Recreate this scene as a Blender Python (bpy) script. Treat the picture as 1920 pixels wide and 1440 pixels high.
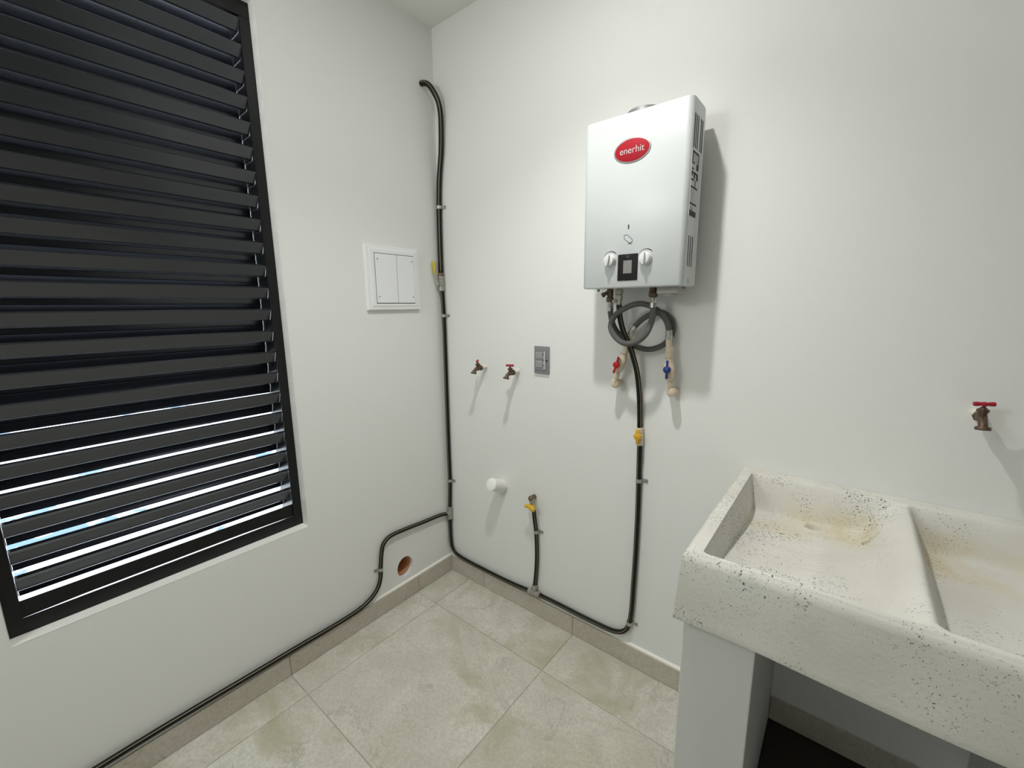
import bpy, bmesh, math, random
from mathutils import Vector, Matrix, noise
random.seed(7)
PI = math.pi
for o in list(bpy.data.objects): bpy.data.objects.remove(o)
SC = bpy.context.scene
COL = SC.collection

# ------------------------------------------------------------------ camera
cam_d = bpy.data.cameras.new('camera'); cam = bpy.data.objects.new('camera', cam_d); COL.objects.link(cam)
cam_d.sensor_fit = 'HORIZONTAL'; cam_d.sensor_width = 36.0; cam_d.lens = 795.778/1920*36.0
cam_d.clip_start = 0.02
Rr = (0.78106848, 0.62437361, -0.00946724)
Rd = (0.10589612, -0.14738315, -0.98339423)
Rf = (-0.61540072, 0.7670957, -0.18123507)
cam.matrix_world = Matrix(((Rr[0], -Rd[0], -Rf[0], 1.68805), (Rr[1], -Rd[1], -Rf[1], -1.52834),
                           (Rr[2], -Rd[2], -Rf[2], 1.5), (0, 0, 0, 1)))
SC.camera = cam

# ------------------------------------------------------------------ world, lights, exposure
w = bpy.data.worlds.new('daylight'); SC.world = w; w.use_nodes = True
bg = w.node_tree.nodes['Background']
bg.inputs[0].default_value = (0.86, 0.94, 1.0, 1); bg.inputs[1].default_value = 7.0
SC.view_settings.view_transform = 'Standard'; SC.view_settings.look = 'None'
SC.view_settings.exposure = 0.0; SC.view_settings.gamma = 1.0
SC.view_settings.use_curve_mapping = False
def lamp(name, kind, loc, energy, color, **kw):
    ld = bpy.data.lights.new(name, kind); ld.energy = energy; ld.color = color
    for k, v in kw.items(): setattr(ld, k, v)
    lo = bpy.data.objects.new(name, ld); COL.objects.link(lo); lo.location = loc
    return lo
# recessed ceiling downlight (lens beam plus its frosted ring) and an unseen soft fill added behind the camera to lift the ambient light
lamp('downlight_ring', 'AREA', (1.048, -0.710, 2.755), 5.6, (1.0, 0.985, 0.945), shape='DISK', size=0.075)
lamp('downlight_beam', 'SPOT', (1.048, -0.710, 2.754), 51.0, (1.0, 0.985, 0.945), spot_size=math.radians(112), spot_blend=1.0, shadow_soft_size=0.034)
lamp('rear_fill', 'POINT', (0.5, -2.2, 2.2), 16.5, (0.955, 1.0, 0.975), shadow_soft_size=0.12)

# ------------------------------------------------------------------ helpers
def tag(o, label=None, cat=None, group=None, kind=None):
    if label: o['label'] = label
    if cat: o['category'] = cat
    if group: o['group'] = group
    if kind: o['kind'] = kind
    return o

def empty(name, loc=(0, 0, 0)):
    o = bpy.data.objects.new(name, None); COL.objects.link(o); o.location = loc
    o.empty_display_size = 0.05
    return o

def thing(name, label, cat, loc, group=None):
    return tag(empty(name, loc), label, cat, group)

def frame_of(d):
    d = Vector(d).normalized()
    a = Vector((0, 0, 1)) if abs(d.z) < 0.9 else Vector((1, 0, 0))
    u = a.cross(d).normalized(); v = d.cross(u).normalized()
    return u, v, d

def spline(pts, n=8):
    P = [Vector(p) for p in pts]
    out = []
    for i in range(len(P)-1):
        p0 = P[max(i-1, 0)]; p1 = P[i]; p2 = P[i+1]; p3 = P[min(i+2, len(P)-1)]
        d1 = (p2-p1).length; d0 = max((p1-p0).length, 1e-6); d2 = max((p3-p2).length, 1e-6)
        m1 = (p2-p1) if i == 0 else ((p1-p0)/d0*d1*0.5 + (p2-p1)*0.5)
        m2 = (p2-p1) if i == len(P)-2 else ((p2-p1)*0.5 + (p3-p2)/d2*d1*0.5)
        for k in range(n):
            t = k/n; t2 = t*t; t3 = t2*t
            out.append(p1*(2*t3-3*t2+1) + m1*(t3-2*t2+t) + p2*(-2*t3+3*t2) + m2*(t3-t2))
    out.append(P[-1])
    return out

class MB:
    def __init__(s): s.bm = bmesh.new()
    def box(s, lo, hi, bev=0.0, seg=2, M=None):
        b = bmesh.new(); bmesh.ops.create_cube(b, size=1)
        c = [(lo[i]+hi[i])/2 for i in range(3)]; d = [abs(hi[i]-lo[i]) for i in range(3)]
        for v in b.verts: v.co = Vector((v.co.x*d[0], v.co.y*d[1], v.co.z*d[2])) + Vector(c)
        if bev > 0:
            bmesh.ops.bevel(b, geom=list(b.edges), offset=bev, segments=seg, affect='EDGES', profile=0.5)
        s.join(b, M); return s
    def join(s, b, M=None):
        if M is not None: bmesh.ops.transform(b, matrix=M, verts=b.verts)
        me = bpy.data.meshes.new('tmp'); b.to_mesh(me); b.free()
        s.bm.from_mesh(me); bpy.data.meshes.remove(me)
    def tube(s, pts, r, n=14, caps=True, stripes=(), radii=None):
        """sweep a circle; faces listed in stripes get material slot 1"""
        P = [Vector(p) for p in pts]
        u = None; rings = []
        for i, p in enumerate(P):
            d = (P[min(i+1, len(P)-1)] - P[max(i-1, 0)]).normalized()
            if u is None: u, v, _ = frame_of(d)
            else:
                u = (u - d*u.dot(d)).normalized(); v = d.cross(u)
            rr = radii[i] if radii else r
            rings.append([s.bm.verts.new(p + (u*math.cos(2*PI*k/n) + v*math.sin(2*PI*k/n))*rr) for k in range(n)])
        for i in range(len(rings)-1):
            for k in range(n):
                f = s.bm.faces.new((rings[i][k], rings[i][(k+1) % n], rings[i+1][(k+1) % n], rings[i+1][k]))
                f.smooth = True
                if k in stripes: f.material_index = 1
        if caps:
            s.bm.faces.new(rings[0][::-1]); s.bm.faces.new(rings[-1])
        return s
    def lathe(s, prof, org, axis, n=20, mat=0):
        """profile = [(distance along axis, radius)]"""
        u, v, d = frame_of(axis); org = Vector(org); rings = []
        for t, r in prof:
            c = org + d*t
            if r < 1e-6: rings.append([s.bm.verts.new(c)])
            else: rings.append([s.bm.verts.new(c + (u*math.cos(2*PI*k/n) + v*math.sin(2*PI*k/n))*r) for k in range(n)])
        for i in range(len(rings)-1):
            a, b = rings[i], rings[i+1]
            for k in range(n):
                if len(a) == 1 and len(b) == 1: continue
                if len(a) == 1: f = s.bm.faces.new((a[0], b[(k+1) % n], b[k]))
                elif len(b) == 1: f = s.bm.faces.new((a[k], a[(k+1) % n], b[0]))
                else: f = s.bm.faces.new((a[k], a[(k+1) % n], b[(k+1) % n], b[k]))
                f.material_index = mat
        if len(rings[0]) > 1: s.bm.faces.new(rings[0][::-1])
        if len(rings[-1]) > 1: s.bm.faces.new(rings[-1])
        return s
    def prism(s, poly, vec):
        a = [s.bm.verts.new(p) for p in poly]; b = [s.bm.verts.new(Vector(p)+Vector(vec)) for p in poly]
        n = len(a)
        for i in range(n): s.bm.faces.new((a[i], a[(i+1) % n], b[(i+1) % n], b[i]))
        s.bm.faces.new(a[::-1]); s.bm.faces.new(b)
        return s
    def build(s, name, mats, parent=None, smooth=None, loc=None):
        bm = s.bm
        bmesh.ops.recalc_face_normals(bm, faces=list(bm.faces))
        me = bpy.data.meshes.new(name); bm.to_mesh(me); bm.free()
        if not isinstance(mats, (list, tuple)): mats = [mats]
        for m in mats: me.materials.append(m)
        o = bpy.data.objects.new(name, me); COL.objects.link(o)
        if smooth:
            for p in me.polygons: p.use_smooth = True
            me.set_sharp_from_angle(angle=math.radians(smooth))
        pl = None
        if loc is not None:                     # put the origin at loc, keep the shape in place
            me.transform(Matrix.Translation(-Vector(loc))); o.location = loc
        if parent is not None:
            o.parent = parent
            o.location = (Vector(loc) if loc is not None else Vector((0, 0, 0))) - world_loc(parent)
        return o

def world_loc(o):
    v = Vector(o.location)
    return v + (world_loc(o.parent) if o.parent else Vector((0, 0, 0)))

def put(o, parent):
    """parent an existing world-space object"""
    wl = world_loc(o); o.parent = parent; o.location = wl - world_loc(parent); return o

# ------------------------------------------------------------------ materials
def mat(name, col, rough=0.5, metal=0.0, spec=0.5, bump=0.0, bscale=200.0, var=0.0, vscale=6.0):
    m = bpy.data.materials.new(name); m.use_nodes = True
    nt = m.node_tree; b = nt.nodes['Principled BSDF']
    b.inputs['Base Color'].default_value = (*col, 1); b.inputs['Roughness'].default_value = rough
    b.inputs['Metallic'].default_value = metal; b.inputs['Specular IOR Level'].default_value = spec
    if bump or var:
        tc = nt.nodes.new('ShaderNodeTexCoord')
    if bump:
        nz = nt.nodes.new('ShaderNodeTexNoise'); nz.inputs['Scale'].default_value = bscale; nz.inputs['Detail'].default_value = 3
        bp = nt.nodes.new('ShaderNodeBump'); bp.inputs['Strength'].default_value = bump; bp.inputs['Distance'].default_value = 0.002
        nt.links.new(tc.outputs['Object'], nz.inputs['Vector'])
        nt.links.new(nz.outputs['Fac'], bp.inputs['Height']); nt.links.new(bp.outputs['Normal'], b.inputs['Normal'])
    if var:
        n2 = nt.nodes.new('ShaderNodeTexNoise'); n2.inputs['Scale'].default_value = vscale; n2.inputs['Detail'].default_value = 4
        mx = nt.nodes.new('ShaderNodeMix'); mx.data_type = 'RGBA'
        mx.inputs['A'].default_value = (*[c*(1-var) for c in col], 1); mx.inputs['B'].default_value = (*[min(1, c*(1+var)) for c in col], 1)
        nt.links.new(tc.outputs['Object'], n2.inputs['Vector'])
        nt.links.new(n2.outputs['Fac'], mx.inputs['Factor']); nt.links.new(mx.outputs['Result'], b.inputs['Base Color'])
    return m

M_wall = mat('white_wall_paint', (0.845, 0.848, 0.83), 0.62, bump=0.12, bscale=260, spec=0.3)
M_ceil = mat('ceiling_paint', (0.85, 0.84, 0.80), 0.7, bump=0.1, bscale=220, spec=0.2)
M_plaster = mat('raw_plaster', (0.90, 0.89, 0.84), 0.8, bump=0.4, bscale=120)
M_reveal = mat('brightened_white', (0.94, 0.93, 0.90), 0.45)  # whiter than the wall so the reveal looks lit; also the pipe cap
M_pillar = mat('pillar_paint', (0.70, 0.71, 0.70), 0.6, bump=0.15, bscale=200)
M_black = mat('black_aluminium', (0.006, 0.006, 0.007), 0.28, spec=0.35)
M_slat = mat('black_louver_slat', (0.100, 0.106, 0.118), 0.24, metal=0.85)
M_hose = mat('black_gas_hose', (0.005, 0.0045, 0.004), 0.34, spec=0.35)
M_stripe = mat('yellow_hose_stripe', (0.34, 0.28, 0.16), 0.5)
M_braid = mat('grey_braided_hose', (0.13, 0.125, 0.12), 0.38, metal=0.35, bump=0.9, bscale=900)
M_zinc = mat('galvanised_steel', (0.48, 0.48, 0.46), 0.38, metal=0.85, bump=0.3, bscale=300)
M_steel = mat('dull_cast_fitting', (0.42, 0.41, 0.37), 0.45, metal=0.6, bump=0.5, bscale=250)
M_chrome = mat('nickel_ferrule', (0.55, 0.53, 0.50), 0.28, metal=0.9)
M_bronze = mat('dark_bronze', (0.115, 0.075, 0.048), 0.42, metal=0.45, bump=0.3, bscale=350)
M_brass = mat('aged_brass', (0.20, 0.14, 0.09), 0.42, metal=0.6, bump=0.2, bscale=300)
M_red = mat('red_handle_paint', (0.42, 0.012, 0.03), 0.35)
M_redp = mat('red_plastic', (0.52, 0.008, 0.012), 0.35)
M_blue = mat('blue_plastic', (0.012, 0.03, 0.17), 0.35)
M_yellow = mat('yellow_plastic', (0.72, 0.42, 0.02), 0.4)
M_yellow2 = mat('yellow_lever_sleeve', (0.66, 0.52, 0.03), 0.4)
M_cpvc = mat('cream_pipe', (0.74, 0.62, 0.47), 0.45)
M_pvc = mat('white_pvc', (0.88, 0.87, 0.83), 0.35)
M_enamel = mat('white_enamel', (0.625, 0.652, 0.656), 0.32, spec=0.5)
M_side = mat('white_enamel_back', (0.76, 0.75, 0.73), 0.4)
M_tray = mat('grey_burner_tray', (0.40, 0.39, 0.37), 0.5)
M_stub = mat('white_pipe_stub', (0.80, 0.77, 0.70), 0.45)
M_knob = mat('white_knob_plastic', (0.76, 0.77, 0.76), 0.35)
M_dark = mat('dark_slot', (0.012, 0.012, 0.012), 0.6)
M_ink = mat('grey_print', (0.05, 0.05, 0.05), 0.6, spec=0.2)
M_ink2 = mat('pale_grey_print', (0.42, 0.42, 0.41), 0.5)
M_label = mat('silver_label', (0.60, 0.60, 0.59), 0.4)
M_gloss = mat('black_glass', (0.010, 0.008, 0.008), 0.25, spec=0.15)
M_lcd = mat('grey_lcd', (0.21, 0.21, 0.20), 0.3)
M_logo = mat('red_badge', (0.40, 0.010, 0.022), 0.5, spec=0.2)
M_silver = mat('silver_rim', (0.42, 0.38, 0.39), 0.35, metal=0.4)
M_letter = mat('silver_lettering', (0.58, 0.52, 0.53), 0.45)
M_panel = mat('panel_paint', (0.88, 0.90, 0.90), 0.38)
M_screw = mat('screw_head', (0.30, 0.30, 0.30), 0.35, metal=0.7)
M_sock = mat('grey_outlet_plastic', (0.24, 0.245, 0.255), 0.42)
M_sock2 = mat('light_grey_module', (0.36, 0.365, 0.375), 0.4)
M_terra = mat('orange_brown_duct', (0.56, 0.25, 0.10), 0.6, var=0.25, vscale=25)
M_hole = mat('rough_hole_plaster', (0.55, 0.50, 0.45), 0.85, bump=0.6, bscale=150)
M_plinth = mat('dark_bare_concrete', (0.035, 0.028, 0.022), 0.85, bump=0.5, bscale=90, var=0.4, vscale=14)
M_grout = mat('tile_grout', (0.42, 0.40, 0.35), 0.9, bump=0.3, bscale=300)
M_flue = mat('grey_flue_steel', (0.22, 0.225, 0.225), 0.5, metal=0.3)
M_out = mat('outdoor_concrete', (0.62, 0.63, 0.64), 0.9, var=0.3, vscale=3)
nt = M_out.node_tree; b_ = nt.nodes['Principled BSDF']
n3 = nt.nodes.new('ShaderNodeTexNoise'); n3.inputs['Scale'].default_value = 2.6; n3.inputs['Detail'].default_value = 5; n3.inputs['Roughness'].default_value = 0.65
tc3 = nt.nodes.new('ShaderNodeTexCoord'); nt.links.new(tc3.outputs['Object'], n3.inputs['Vector'])
r3 = nt.nodes.new('ShaderNodeValToRGB'); r3.color_ramp.elements[0].position = 0.56; r3.color_ramp.elements[1].position = 0.60
nt.links.new(n3.outputs['Fac'], r3.inputs['Fac'])
m3 = nt.nodes.new('ShaderNodeMix'); m3.data_type = 'RGBA'; src3 = b_.inputs['Base Color'].links[0].from_socket
nt.links.new(r3.outputs['Color'], m3.inputs['Factor']); nt.links.new(src3, m3.inputs['A']); m3.inputs['B'].default_value = (0.055, 0.10, 0.17, 1)
nt.links.new(m3.outputs['Result'], b_.inputs['Base Color'])
M_outw = mat('outdoor_wall_render', (0.75, 0.76, 0.78), 0.9, var=0.1, vscale=2)

def tile_mat(name, base, pale, olive, rust, amount, joint_rand=True):
    m = bpy.data.materials.new(name); m.use_nodes = True
    nt = m.node_tree; N = nt.nodes; L = nt.links; b = N['Principled BSDF']
    tc = N.new('ShaderNodeTexCoord'); oi = N.new('ShaderNodeObjectInfo')
    mul = N.new('ShaderNodeVectorMath'); mul.operation = 'SCALE'; mul.inputs[0].default_value = (17.3, 9.1, 5.7)
    L.new(oi.outputs['Random'], mul.inputs['Scale'])
    add = N.new('ShaderNodeVectorMath'); add.operation = 'ADD'
    L.new(tc.outputs['Object'], add.inputs[0]); L.new(mul.outputs[0], add.inputs[1])
    def nz(scale, detail, rough=0.55, dist=0.0):
        n = N.new('ShaderNodeTexNoise'); n.inputs['Scale'].default_value = scale; n.inputs['Detail'].default_value = detail
        n.inputs['Roughness'].default_value = rough; n.inputs['Distortion'].default_value = dist
        L.new(add.outputs[0], n.inputs['Vector']); return n
    def ramp(src, stops):
        r = N.new('ShaderNodeValToRGB'); e = r.color_ramp.elements
        e[0].position, e[0].color = stops[0][0], (*[stops[0][1]]*3, 1); e[1].position, e[1].color = stops[1][0], (*[stops[1][1]]*3, 1)
        L.new(src, r.inputs['Fac']); return r
    def mix(fac, a, bcol):
        x = N.new('ShaderNodeMix'); x.data_type = 'RGBA'; L.new(fac, x.inputs['Factor'])
        if isinstance(a, tuple): x.inputs['A'].default_value = (*a, 1)
        else: L.new(a, x.inputs['A'])
        x.inputs['B'].default_value = (*bcol, 1); return x.outputs['Result']
    c = mix(ramp(nz(3.2, 6, 0.62, 0.6).outputs['Fac'], [(0.42, 0), (0.66, 1)]).outputs['Color'], base, pale)
    r1 = ramp(nz(2.3, 5, 0.6, 1.2).outputs['Fac'], [(0.52, 0), (0.68, amount)])
    c = mix(r1.outputs['Color'], c, olive)
    r2 = ramp(nz(5.1, 4, 0.6, 0.3).outputs['Fac'], [(0.60, 0), (0.78, amount*0.8)])
    c = mix(r2.outputs['Color'], c, rust)
    # thin crack-like veins
    vn = nz(2.0, 7, 0.62, 1.5)
    ab = N.new('ShaderNodeMath'); ab.operation = 'SUBTRACT'; ab.inputs[1].default_value = 0.5; L.new(vn.outputs['Fac'], ab.inputs[0])
    ab2 = N.new('ShaderNodeMath'); ab2.operation = 'ABSOLUTE'; L.new(ab.outputs[0], ab2.inputs[0])
    rv = ramp(ab2.outputs[0], [(0.0, 0.42), (0.013, 0.0)])
    gate = ramp(nz(4.0, 2).outputs['Fac'], [(0.5, 0), (0.62, 1)])
    mm = N.new('ShaderNodeMath'); mm.operation = 'MULTIPLY'; L.new(rv.outputs['Color'], mm.inputs[0]); L.new(gate.outputs['Color'], mm.inputs[1])
    c = mix(mm.outputs[0], c, tuple(x*0.35 for x in base))
    # fine grain
    g = ramp(nz(90, 3, 0.7).outputs['Fac'], [(0.40, 0), (0.68, 0.42)])
    c = mix(g.outputs['Color'], c, tuple(x*0.62 for x in base))
    L.new(c, b.inputs['Base Color'])
    b.inputs['Roughness'].default_value = 0.38; b.inputs['Specular IOR Level'].default_value = 0.4
    bp = N.new('ShaderNodeBump'); bp.inputs['Strength'].default_value = 0.10; bp.inputs['Distance'].default_value = 0.002
    L.new(nz(55, 4).outputs['Fac'], bp.inputs['Height']); L.new(bp.outputs['Normal'], b.inputs['Normal'])
    return m
M_tile = tile_mat('stone_look_floor_tile', (0.60, 0.58, 0.50), (0.72, 0.705, 0.63), (0.45, 0.435, 0.29), (0.58, 0.45, 0.34), 0.8)
M_btile = tile_mat('stone_look_baseboard_tile', (0.56, 0.51, 0.43), (0.62, 0.59, 0.52), (0.50, 0.46, 0.37), (0.58, 0.46, 0.38), 0.5)

def terrazzo():
    m = bpy.data.materials.new('speckled_cast_stone'); m.use_nodes = True
    nt = m.node_tree; N = nt.nodes; L = nt.links; b = N['Principled BSDF']
    tc = N.new('ShaderNodeTexCoord')
    def nz(scale, detail=3, dist=0.0):
        n = N.new('ShaderNodeTexNoise'); n.inputs['Scale'].default_value = scale; n.inputs['Detail'].default_value = detail
        n.inputs['Distortion'].default_value = dist; L.new(tc.outputs['Object'], n.inputs['Vector']); return n.outputs['Fac']
    def rng(src, a, bb, lo, hi):
        r = N.new('ShaderNodeMapRange'); r.inputs['From Min'].default_value = a; r.inputs['From Max'].default_value = bb
        r.inputs['To Min'].default_value = lo; r.inputs['To Max'].default_value = hi; r.clamp = True
        L.new(src, r.inputs['Value']); return r.outputs['Result']
    def mth(op, a, c):
        x = N.new('ShaderNodeMath'); x.operation = op
        for i, q in enumerate((a, c)):
            if isinstance(q, (int, float)): x.inputs[i].default_value = q
            else: L.new(q, x.inputs[i])
        return x.outputs[0]
    def mix(fac, a, c):
        x = N.new('ShaderNodeMix'); x.data_type = 'RGBA'; L.new(fac, x.inputs['Factor'])
        if isinstance(a, tuple): x.inputs['A'].default_value = (*a, 1)
        else: L.new(a, x.inputs['A'])
        x.inputs['B'].default_value = (*c, 1); return x.outputs['Result']
    col = mix(rng(nz(5, 5), 0.35, 0.7, 0, 1), (0.66, 0.645, 0.585), (0.76, 0.75, 0.70))
    # stains where water stands: towards the back of both bowls
    # yellowish water stains low in the bowls (object z about 0.05 to 0.11 above the base)
    sep = N.new('ShaderNodeSeparateXYZ'); L.new(tc.outputs['Object'], sep.inputs[0])
    low = mth('MULTIPLY', rng(sep.outputs['Z'], 0.035, 0.06, 0, 1), rng(sep.outputs['Z'], 0.085, 0.135, 1, 0))
    inb = mth('MULTIPLY', rng(sep.outputs['Y'], 0.08, 0.17, 0, 1), low)
    col = mix(mth('MULTIPLY', rng(nz(6.5, 4, 0.5), 0.40, 0.62, 0, 0.8), inb), col, (0.66, 0.575, 0.40))
    left = rng(sep.outputs['X'], -0.20, 0.20, 0.0, 0.14)
    # pits and chips of dark stone, clustered
    def specks(scale, size, clus_scale, c0, c1):
        v = N.new('ShaderNodeTexVoronoi'); v.inputs['Scale'].default_value = scale
        wob = N.new('ShaderNodeTexNoise'); wob.inputs['Scale'].default_value = scale*1.3
        L.new(tc.outputs['Object'], wob.inputs['Vector'])
        ad = N.new('ShaderNodeMixRGB'); ad.inputs['Fac'].default_value = 0.012
        L.new(tc.outputs['Object'], ad.inputs[1]); L.new(wob.outputs['Color'], ad.inputs[2])
        L.new(ad.outputs[0], v.inputs['Vector'])
        thr = rng(mth('SUBTRACT', nz(clus_scale, 3), left), c0, c1, 0.0, size)
        rnd = N.new('ShaderNodeSeparateColor'); L.new(v.outputs['Color'], rnd.inputs[0])
        t2 = mth('MULTIPLY', thr, rng(rnd.outputs[0], 0.35, 1.0, 0.0, 1.0))
        return mth('LESS_THAN', v.outputs['Distance'], t2)
    col = mix(mth('MULTIPLY', specks(250, 0.50, 7, 0.28, 0.58), 0.86), col, (0.045, 0.045, 0.045))
    col = mix(mth('MULTIPLY', specks(150, 0.34, 6, 0.40, 0.64), 0.9), col, (0.03, 0.03, 0.032))
    L.new(col, b.inputs['Base Color']); b.inputs['Roughness'].default_value = 0.72
    bp = N.new('ShaderNodeBump'); bp.inputs['Strength'].default_value = 0.25; bp.inputs['Distance'].default_value = 0.002
    L.new(nz(110, 4), bp.inputs['Height']); L.new(bp.outputs['Normal'], b.inputs['Normal'])
    return m
M_sink = terrazzo()

# ------------------------------------------------------------------ room shell
XR, YF, ZC, TW = 2.95, -2.5, 2.775, 0.17
WY0, WY1, WZ0, WZ1 = -1.600, -0.788, 0.604, 2.524          # window opening
HY, HZ, HR = -0.324, 0.1745, 0.052                          # round hole in the left wall

def wall_with_openings():
    bm = bmesh.new(); ed = []
    def loop(pts):
        vs = [bm.verts.new((0, y, z)) for y, z in pts]
        for i in range(len(vs)): ed.append(bm.edges.new((vs[i], vs[(i+1) % len(vs)])))
    loop([(0, -0.05), (0, ZC), (YF, ZC), (YF, -0.05)])
    loop([(WY0, WZ0), (WY1, WZ0), (WY1, WZ1), (WY0, WZ1)])
    loop([(HY+HR*0.93*math.cos(a*PI/20)*(1+0.02*math.sin(3.1*a)), HZ+HR*1.05*math.sin(a*PI/20)) for a in range(40)])
    r = bmesh.ops.triangle_fill(bm, edges=ed, use_beauty=True, use_dissolve=False)
    bmesh.ops.recalc_face_normals(bm, faces=bm.faces)
    ex = bmesh.ops.extrude_face_region(bm, geom=list(bm.faces))
    for v in ex['geom']:
        if isinstance(v, bmesh.types.BMVert): v.co.x -= TW
    mb = MB(); mb.bm.free(); mb.bm = bm
    return mb
tag(wall_with_openings().build('wall_left', M_wall), 'white painted wall with the black louvered window', kind='structure')
tag(MB().box((-TW, 0, -0.05), (XR+0.15, 0.15, ZC)).build('wall_back', M_wall), kind='structure')
DY0, DY1, DZ = -1.80, -0.70, 2.30  # unseen doorway, added to darken what the slats reflect
wr = MB()
pts = [(YF, -0.05), (DY0, -0.05), (DY0, DZ), (DY1, DZ), (DY1, -0.05), (0, -0.05), (0, ZC), (YF, ZC)]
wr.prism([(XR, y, z) for y, z in pts], (0.15, 0, 0))
tag(wr.build('wall_right', M_wall), kind='structure')
hl = MB()
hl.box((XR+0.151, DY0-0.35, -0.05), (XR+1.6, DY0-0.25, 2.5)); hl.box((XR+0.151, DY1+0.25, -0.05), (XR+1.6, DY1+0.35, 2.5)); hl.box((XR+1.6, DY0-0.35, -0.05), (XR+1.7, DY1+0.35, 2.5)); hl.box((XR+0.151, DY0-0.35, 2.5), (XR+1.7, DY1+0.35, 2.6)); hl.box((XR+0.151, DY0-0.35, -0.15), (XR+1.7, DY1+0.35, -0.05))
tag(hl.build('wall_added_passage', M_plinth), kind='structure')  # dark box added out of view for the slats to reflect
tag(MB().box((-TW, YF-0.15, -0.05), (XR, YF, ZC)).build('wall_front', M_wall), kind='structure')
tag(MB().box((-TW, YF-0.15, ZC), (XR+0.15, 0.15, ZC+0.12)).build('ceiling', M_ceil), kind='structure')

# floor: grout bed plus tiles
floor = tag(MB().box((-TW, YF-0.15, -0.12), (XR+0.15, 0.15, -0.0025)).build('floor', M_grout), kind='structure')
T = 0.662; J = 0.0026
for i in range(-1, 5):
    for j in range(-1, 5):
        x0 = 0.158 + (i-0)*T; y1 = -0.265 - (j-0)*T
        a, b_, c, d = max(x0, 0.002)+J/2, min(x0+T, XR)-J/2, max(y1-T, YF)+J/2, min(y1, -0.002)-J/2
        if b_-a < 0.02 or d-c < 0.02: continue
        dz = random.uniform(-0.0004, 0.0004)
        MB().box((a, c, -0.012), (b_, d, dz), bev=0.0012, seg=1).build('tile', M_tile, floor, loc=((a+b_)/2, (c+d)/2, 0))

# baseboards: plaster bed with rows of cut tile
BT = 0.017
bl = MB()
bl.prism([(0, -0.0, 0), (BT-0.006, -0.0, 0), (BT-0.006, 0, 0.089), (0.0, 0, 0.096)], (0, YF, 0))
bbl = tag(bl.build('baseboard_left', M_plaster), kind='structure')
ys = [-BT, -0.255, -0.925, -1.59, -2.25, YF]
for a, b_ in zip(ys[:-1], ys[1:]):
    k = random.uniform(-0.0012, 0.0012)
    MB().box((0.002, b_+0.001, 0.001), (BT+k, a-0.001, 0.0905+k), bev=0.0009, seg=1).build('tile', M_btile, bbl, loc=(BT, (a+b_)/2, 0.04))
br = MB()
br.prism([(0, 0, 0), (0, -(BT-0.006), 0), (0, -(BT-0.006), 0.089), (0, 0.0, 0.097)], (1.437, 0, 0))
bbr = tag(br.build('baseboard_back', M_plaster), kind='structure')
xs = [0.002, 0.19, 0.268, 0.818, 1.437]
for a, b_ in zip(xs[:-1], xs[1:]):
    k = random.uniform(-0.001, 0.001)
    MB().box((a+0.001, -BT-k, 0.001), (b_-0.001, -0.002, 0.0905+k), bev=0.0009, seg=1).build('tile', M_btile, bbr, loc=((a+b_)/2, -BT, 0.04))

# ------------------------------------------------------------------ louvered window
FX = -0.045; FD = -0.150; SI1, SI0 = -0.823, -1.568
win = tag(MB().box((FD, WY0+0.001, 2.473), (FX, WY1-0.001, WZ1-0.001), bev=0.0015).build('window_1', M_black), 'black aluminium louvered window in the left wall', kind='structure')
MB().box((FD, SI1, WZ0+0.001), (FX, WY1-0.001, 2.473), bev=0.0015).build('stile', M_black, win)
MB().box((FD, WY0+0.001, WZ0+0.001), (FX, SI0, 2.473), bev=0.0015).build('stile', M_black, win)
rl = MB(); rl.prism([(FX, SI0, WZ0+0.001), (FX, SI0, 0.649), (FX-0.004, SI0, 0.650), (FD, SI0, 0.618), (FD, SI0, WZ0+0.001)], (0, SI1-SI0, 0))
rl.build('bottom_rail', M_black, win)
dp = [(FX-0.006, SI0, 0.700)]
for i in range(25):
    t_ = i/24; dp.append((FX-0.006, SI0+(SI1-SI0)*t_, 0.6495+0.0042*min(1.0, 6*t_, 4*(1-t_))))
dp.append((FX-0.006, SI1, 0.700))
MB().prism(dp, (-0.004, 0, 0)).build('drip_plate', M_black, win)
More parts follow.
